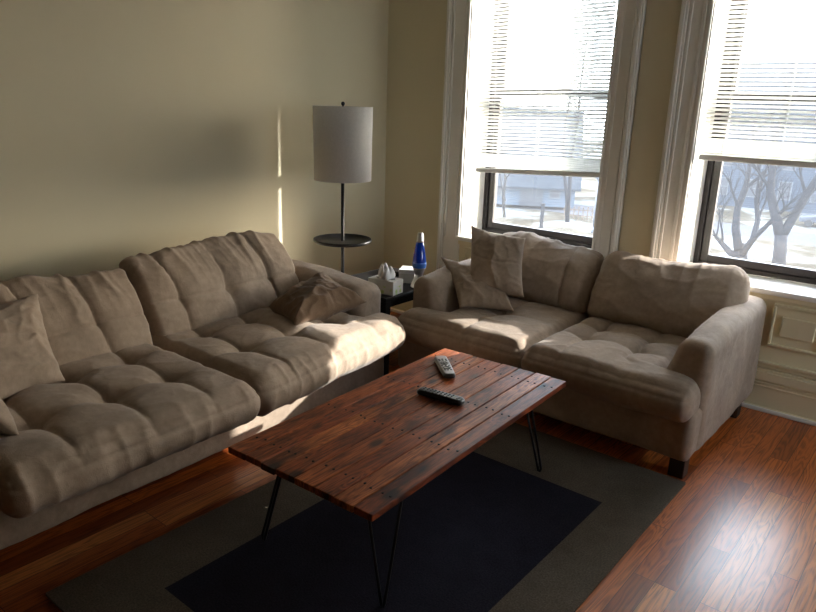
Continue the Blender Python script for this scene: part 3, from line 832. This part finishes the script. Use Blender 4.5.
tree('slender bare tree with twin stems outside the left window',(-23.8,y),[
  ([(-23.8,y,-8.1),(-24.1,y,-6.1),(-24.6,y,-4.4),(-25.1,y,-1.9),(-25.2,y,.6),(-25.,y,3.)],.2,.07),
  ([(-23.9,y,-7.4),(-23.7,y,-5.2),(-23.6,y,-3.1),(-23.1,y,.6),(-23.0,y,3.4),(-22.6,y,7.)],.2,.07)],37,depth=2,twig=1.4)
tree('tall bare tree rising at the right edge of the left window',(-21.5,60),[
  ([(-21.5,60,-8.1),(-21.7,60,-4.),(-21.9,60,0.),(-21.6,60,3.5),(-21.2,60,6.5),(-21.,60,9.5)],.28,.08)],41,depth=2,twig=2.0)
tree('bushy bare tree before the grey roof at left side of the left window',(-29.0,49.5),[
  ([(-29.0,49.5,-8.1),(-29.1,49.5,-6.2),(-28.8,49.5,-4.6),(-29.0,49.5,-2.8),(-29.2,49.5,-1.2),(-29.1,49.5,.6)],.15,.05),
  ([(-29.05,49.5,-6.6),(-29.8,49.5,-5.2),(-30.4,49.5,-3.8),(-30.6,49.5,-2.4)],.10,.05)],59,depth=2,twig=1.3)
# posts
bm=bmesh.new(); tube(bm,[(0,0,0),(0,0,1.9)],.16,10); tube(bm,[(0,0,1.9),(0,0,2.0)],.2,10)
o=build(bm,'gate_post',bark); o.location=(-23.9,47,GZ); tag(o,'short dark post standing on the ground in front of pale blue house','post')
lpt = empty('street_lamp',(-19.8,48,GZ),0,'pale street lamp post outside near right edge of the left window','street lamp')
pale = plain('pale_metal',(.07,.08,.10),.6,var=.05)
bm=bmesh.new(); tube(bm,[(0,0,0),(0,0,.5)],.14,12); tube(bm,[(0,0,.5),(0,0,4.2)],.065,12); build(bm,'post',pale,lpt,smooth=True)
bm=bmesh.new(); lathe(bm,[(.05,4.2),(.2,4.3),(.24,4.75),(.1,4.95),(.02,5.05)],12); build(bm,'lantern',pale,lpt,smooth=True)
# houses
def siding(name,col):
    m,nt,b,o=new_mat(name); v=coords(nt)
    w=N(nt,'ShaderNodeTexWave',Scale=1.4,Distortion=0.); w.bands_direction='Z'; L(nt,v,w.inputs[0])
    r=ramp(nt,w.outputs[0],[(.0,tuple(c*.78 for c in col)),(.25,col),(1,tuple(c*1.08 for c in col))]); L(nt,r.outputs[0],b.inputs['Base Color'])
    b.inputs['Roughness'].default_value=.9; b.inputs['Specular IOR Level'].default_value=.1
    bump(nt,b,w.outputs[0],.4,.03); return m
def shingle(name,col):
    m,nt,b,o=new_mat(name); v=coords(nt)
    br=N(nt,'ShaderNodeTexBrick'); L(nt,v,br.inputs[0]); br.inputs['Scale'].default_value=1.6
    br.inputs['Color1'].default_value=(*[c*.85 for c in col],1); br.inputs['Color2'].default_value=(*[c*1.15 for c in col],1); br.inputs['Mortar'].default_value=(*[c*.6 for c in col],1)
    L(nt,br.outputs[0],b.inputs['Base Color']); b.inputs['Roughness'].default_value=.95; b.inputs['Specular IOR Level'].default_value=.1; return m
sid1=siding('pale_blue_siding',(.05,.063,.08)); sid2=siding('grey_blue_siding',(.032,.04,.053))
roofm=shingle('grey_shingles',(.025,.03,.037)); darkwin=plain('dark_window',(.015,.018,.024),.4); wt=plain('white_house_trim',(.05,.055,.062),.7)
def house(name,label,loc,rz,W,D,h,rh,sid,wins,door=None,over=.5):
    """front face at y=0, facing -y; ridge along x"""
    hs=empty(name,loc,rz,label,'house','houses seen through the windows')
    bm=bmesh.new(); v=bx(bm,-W/2,W/2,0,D,0,h)
    for sx in (-1,1):
        a=bm.verts.new((sx*W/2,0,h)); b_=bm.verts.new((sx*W/2,D,h)); c=bm.verts.new((sx*W/2,D/2,h+rh)); bm.faces.new((a,b_,c))
    build(bm,'walls',sid,hs)
    bm=bmesh.new(); k=rh/(D/2); y0=-over; z0=h-k*over
    for (ya,za,yb,zb) in ((y0,z0,D/2,h+rh),(D+over,z0,D/2,h+rh)):
        vs=[bm.verts.new((sx*(W/2+over),yy,zz+dz)) for dz in (0.02,.2) for (sx,yy,zz) in ((-1,ya,za),(1,ya,za),(1,yb,zb),(-1,yb,zb))]
        for f in ((0,1,2,3),(4,5,6,7),(0,1,5,4),(1,2,6,5),(2,3,7,6),(3,0,4,7)): bm.faces.new([vs[i] for i in f])
    build(bm,'roof',roofm,hs)
    for (x_,z_,w_,h_) in wins:
        bm=bmesh.new(); 
        for (a,b_,c,d) in ((x_-w_/2-.08,x_-w_/2,z_-.08,z_+h_+.08),(x_+w_/2,x_+w_/2+.08,z_-.08,z_+h_+.08),(x_-w_/2,x_+w_/2,z_-.08,z_),(x_-w_/2,x_+w_/2,z_+h_,z_+h_+.08),(x_-w_/2,x_+w_/2,z_+h_/2-.03,z_+h_/2+.03)):
            bx(bm,a,b_,-.06,0,c,d)
        f=build(bm,'window',wt,hs)
        bm=bmesh.new(); bx(bm,x_-w_/2,x_+w_/2,-.03,0,z_,z_+h_); build(bm,'pane',darkwin,f)
    if door:
        x_,w_,h_=door
        bm=bmesh.new(); bx(bm,x_-w_/2,x_+w_/2,-.07,0,0,h_)
        for q in range(1,4): bx(bm,x_-w_/2,x_+w_/2,-.09,0,h_*q/4-.02,h_*q/4+.02)
        build(bm,'garage_door',darkwin,hs)
    return hs
h1=house('low_house','low pale blue house with large grey roof outside the left window',(-30.6,55.5,GZ+.3),R(30),9.6,10.,2.3,6.6,sid1,[(2.9,.9,.9,.9),(-2.7,.9,.9,.9)],door=(.7,2.2,1.7))
h2=house('tall_house','tall grey-blue sided house behind bare trees outside the right window',(-10.0,76.,GZ),R(6),19.,10.,9.5,5.2,sid2,
   [(x_,z_,1.1,1.7) for x_ in (-8,-5,-2,1,4,7) for z_ in (1.2,4.2,7.2)])
h3=house('long_house','pale house further right behind the parked car outside right window',(12.,80.,GZ),R(-3),22.,10.,7.5,5.,sid1,
   [(x_,z_,1.1,1.7) for x_ in (-9,-6,-3,0,3,6,9) for z_ in (1.2,4.4)])
# fence of brushy stakes by the slope
fc = empty('garden_fence',(-22.5,54,GZ),R(20),'brown picket fence on the sloping ground outside the left window','fence')
fm = plain('weathered_brown_wood',(.09,.07,.055),.9,var=.2,spec=.1)
for k in range(14):
    bm=bmesh.new(); bx(bm,-.05,.05,-.02,.02,0,1.1+.08*(k%2)); o=build(bm,'picket',fm,fc); o.location=(-2.6+k*.4,0,0)
bm=bmesh.new(); bx(bm,-2.8,2.8,.02,.06,.3,.38); bx(bm,-2.8,2.8,.02,.06,.8,.88); build(bm,'rails',fm,fc)
# parked car
car = empty('parked_car',(-6.4,67,GZ+.02),R(4),'dark parked car on the road behind the trees outside right window','car')
cp = plain('dark_car_paint',(.03,.035,.045),.35,var=.05)
prof=[(-2.2,.45),(-2.2,.85),(-1.5,.98),(-.9,1.05),(-.45,1.42),(.95,1.45),(1.5,1.05),(2.15,.98),(2.25,.6),(2.2,.4),(-2.1,.4)]
bm=bmesh.new()
a=[bm.verts.new((x_,-.85+.12*(z_>1.1),z_)) for x_,z_ in prof]; b_=[bm.verts.new((x_,.85-.12*(z_>1.1),z_)) for x_,z_ in prof]
bm.faces.new(a); bm.faces.new(b_[::-1])
for i in range(len(prof)): bm.faces.new((a[i],b_[i],b_[(i+1)%len(prof)],a[(i+1)%len(prof)]))
build(bm,'body',cp,car,bevel=.08,seg=3)
bm=bmesh.new()
for pts in ([(-.72,1.08),(-.36,1.36),(.22,1.38),(.22,1.08)],[(.3,1.08),(.3,1.38),(.9,1.38),(1.28,1.08)]):
    v=[bm.verts.new((x_,-.86 if z_<1.2 else -.75,z_)) for x_,z_ in pts]; bm.faces.new(v)
build(bm,'side_windows',darkwin,car)
for x_ in (-1.4,1.4):
    for y_ in (-.82,.82):
        bm=bmesh.new(); tube(bm,[(x_,y_-.1,.33),(x_,y_+.1,.33)],.33,20); build(bm,'wheel',M['plastic'],car)

# ================================================================== LIGHT
w = bpy.data.worlds.new('winter_sky'); SC.world = w; w.use_nodes = True
nt = w.node_tree; nt.nodes.clear()
wo = nt.nodes.new('ShaderNodeOutputWorld'); bg = nt.nodes.new('ShaderNodeBackground')
sky = nt.nodes.new('ShaderNodeTexSky'); sky.sky_type='NISHITA'; sky.sun_disc=False
sky.sun_elevation=R(20); sky.sun_rotation=R(36); sky.air_density=1.; sky.dust_density=3.; sky.ozone_density=1.
mx = nt.nodes.new('ShaderNodeMix'); mx.data_type='RGBA'; mx.inputs[0].default_value=.75
mul = nt.nodes.new('ShaderNodeVectorMath'); mul.operation='SCALE'; mul.inputs['Scale'].default_value=.16
L(nt,sky.outputs[0],mul.inputs[0]); L(nt,mul.outputs[0],mx.inputs[6]); mx.inputs[7].default_value=(.86,.93,1.,1)
L(nt,mx.outputs[2],bg.inputs[0]); bg.inputs[1].default_value=9.; L(nt,bg.outputs[0],wo.inputs[0])
sl = bpy.data.lights.new('sun','SUN'); sl.energy=8.; sl.angle=R(.6); sl.color=(1,.93,.82)
so = bpy.data.objects.new('sun',sl); COL.objects.link(so)
so.rotation_euler = Vector((-.72,-1.,-.448)).to_track_quat('-Z','Y').to_euler(); so.location=(20,28,14)
for wi,(a,b_,s,t,_) in enumerate(WIN):
    al = bpy.data.lights.new('window_portal','AREA'); al.shape='RECTANGLE'; al.size=b_-a; al.size_y=t-s
    al.cycles.is_portal = True
    ao = bpy.data.objects.new('window_portal',al); COL.objects.link(ao)
    ao.location=((a+b_)/2,WT+.02,(s+t)/2); ao.rotation_euler=(R(-90),0,0)
    ao.matrix_basis = (TURN if wi==2 else Matrix()) @ Matrix.Translation(ao.location) @ Matrix.Rotation(R(-90),4,'X')

# ================================================================== CAMERA
Rm = [[0.7714654817498463, 0.20068527734708838, -0.6037933669107],[0.6355816160225379, -0.19889490875647944, 0.7459737425975],[0.02961452080747999, -0.9592529565901133, -0.28099242948]]
cd = bpy.data.cameras.new('camera'); cam = bpy.data.objects.new('camera',cd); COL.objects.link(cam)
cd.sensor_width=36.; cd.lens=36.*695/816; cd.clip_end=500; cd.clip_start=.05
mw = Matrix(((Rm[0][0],-Rm[0][1],-Rm[0][2],3.578),(Rm[1][0],-Rm[1][1],-Rm[1][2],-4.092),(Rm[2][0],-Rm[2][1],-Rm[2][2],1.6),(0,0,0,1)))
cam.matrix_world = mw
SC.camera = cam
SC.view_settings.view_transform='Standard'; SC.view_settings.look='None'; SC.view_settings.gamma=1.; SC.view_settings.use_curve_mapping=False
SC.view_settings.exposure = 1.2
SC.cycles.max_bounces = 10; SC.cycles.diffuse_bounces = 5; SC.cycles.transparent_max_bounces = 16
SC.cycles.use_denoising = True
SC.cycles.sample_clamp_indirect = 6.
SC.cycles.caustics_reflective = False; SC.cycles.caustics_refractive = False
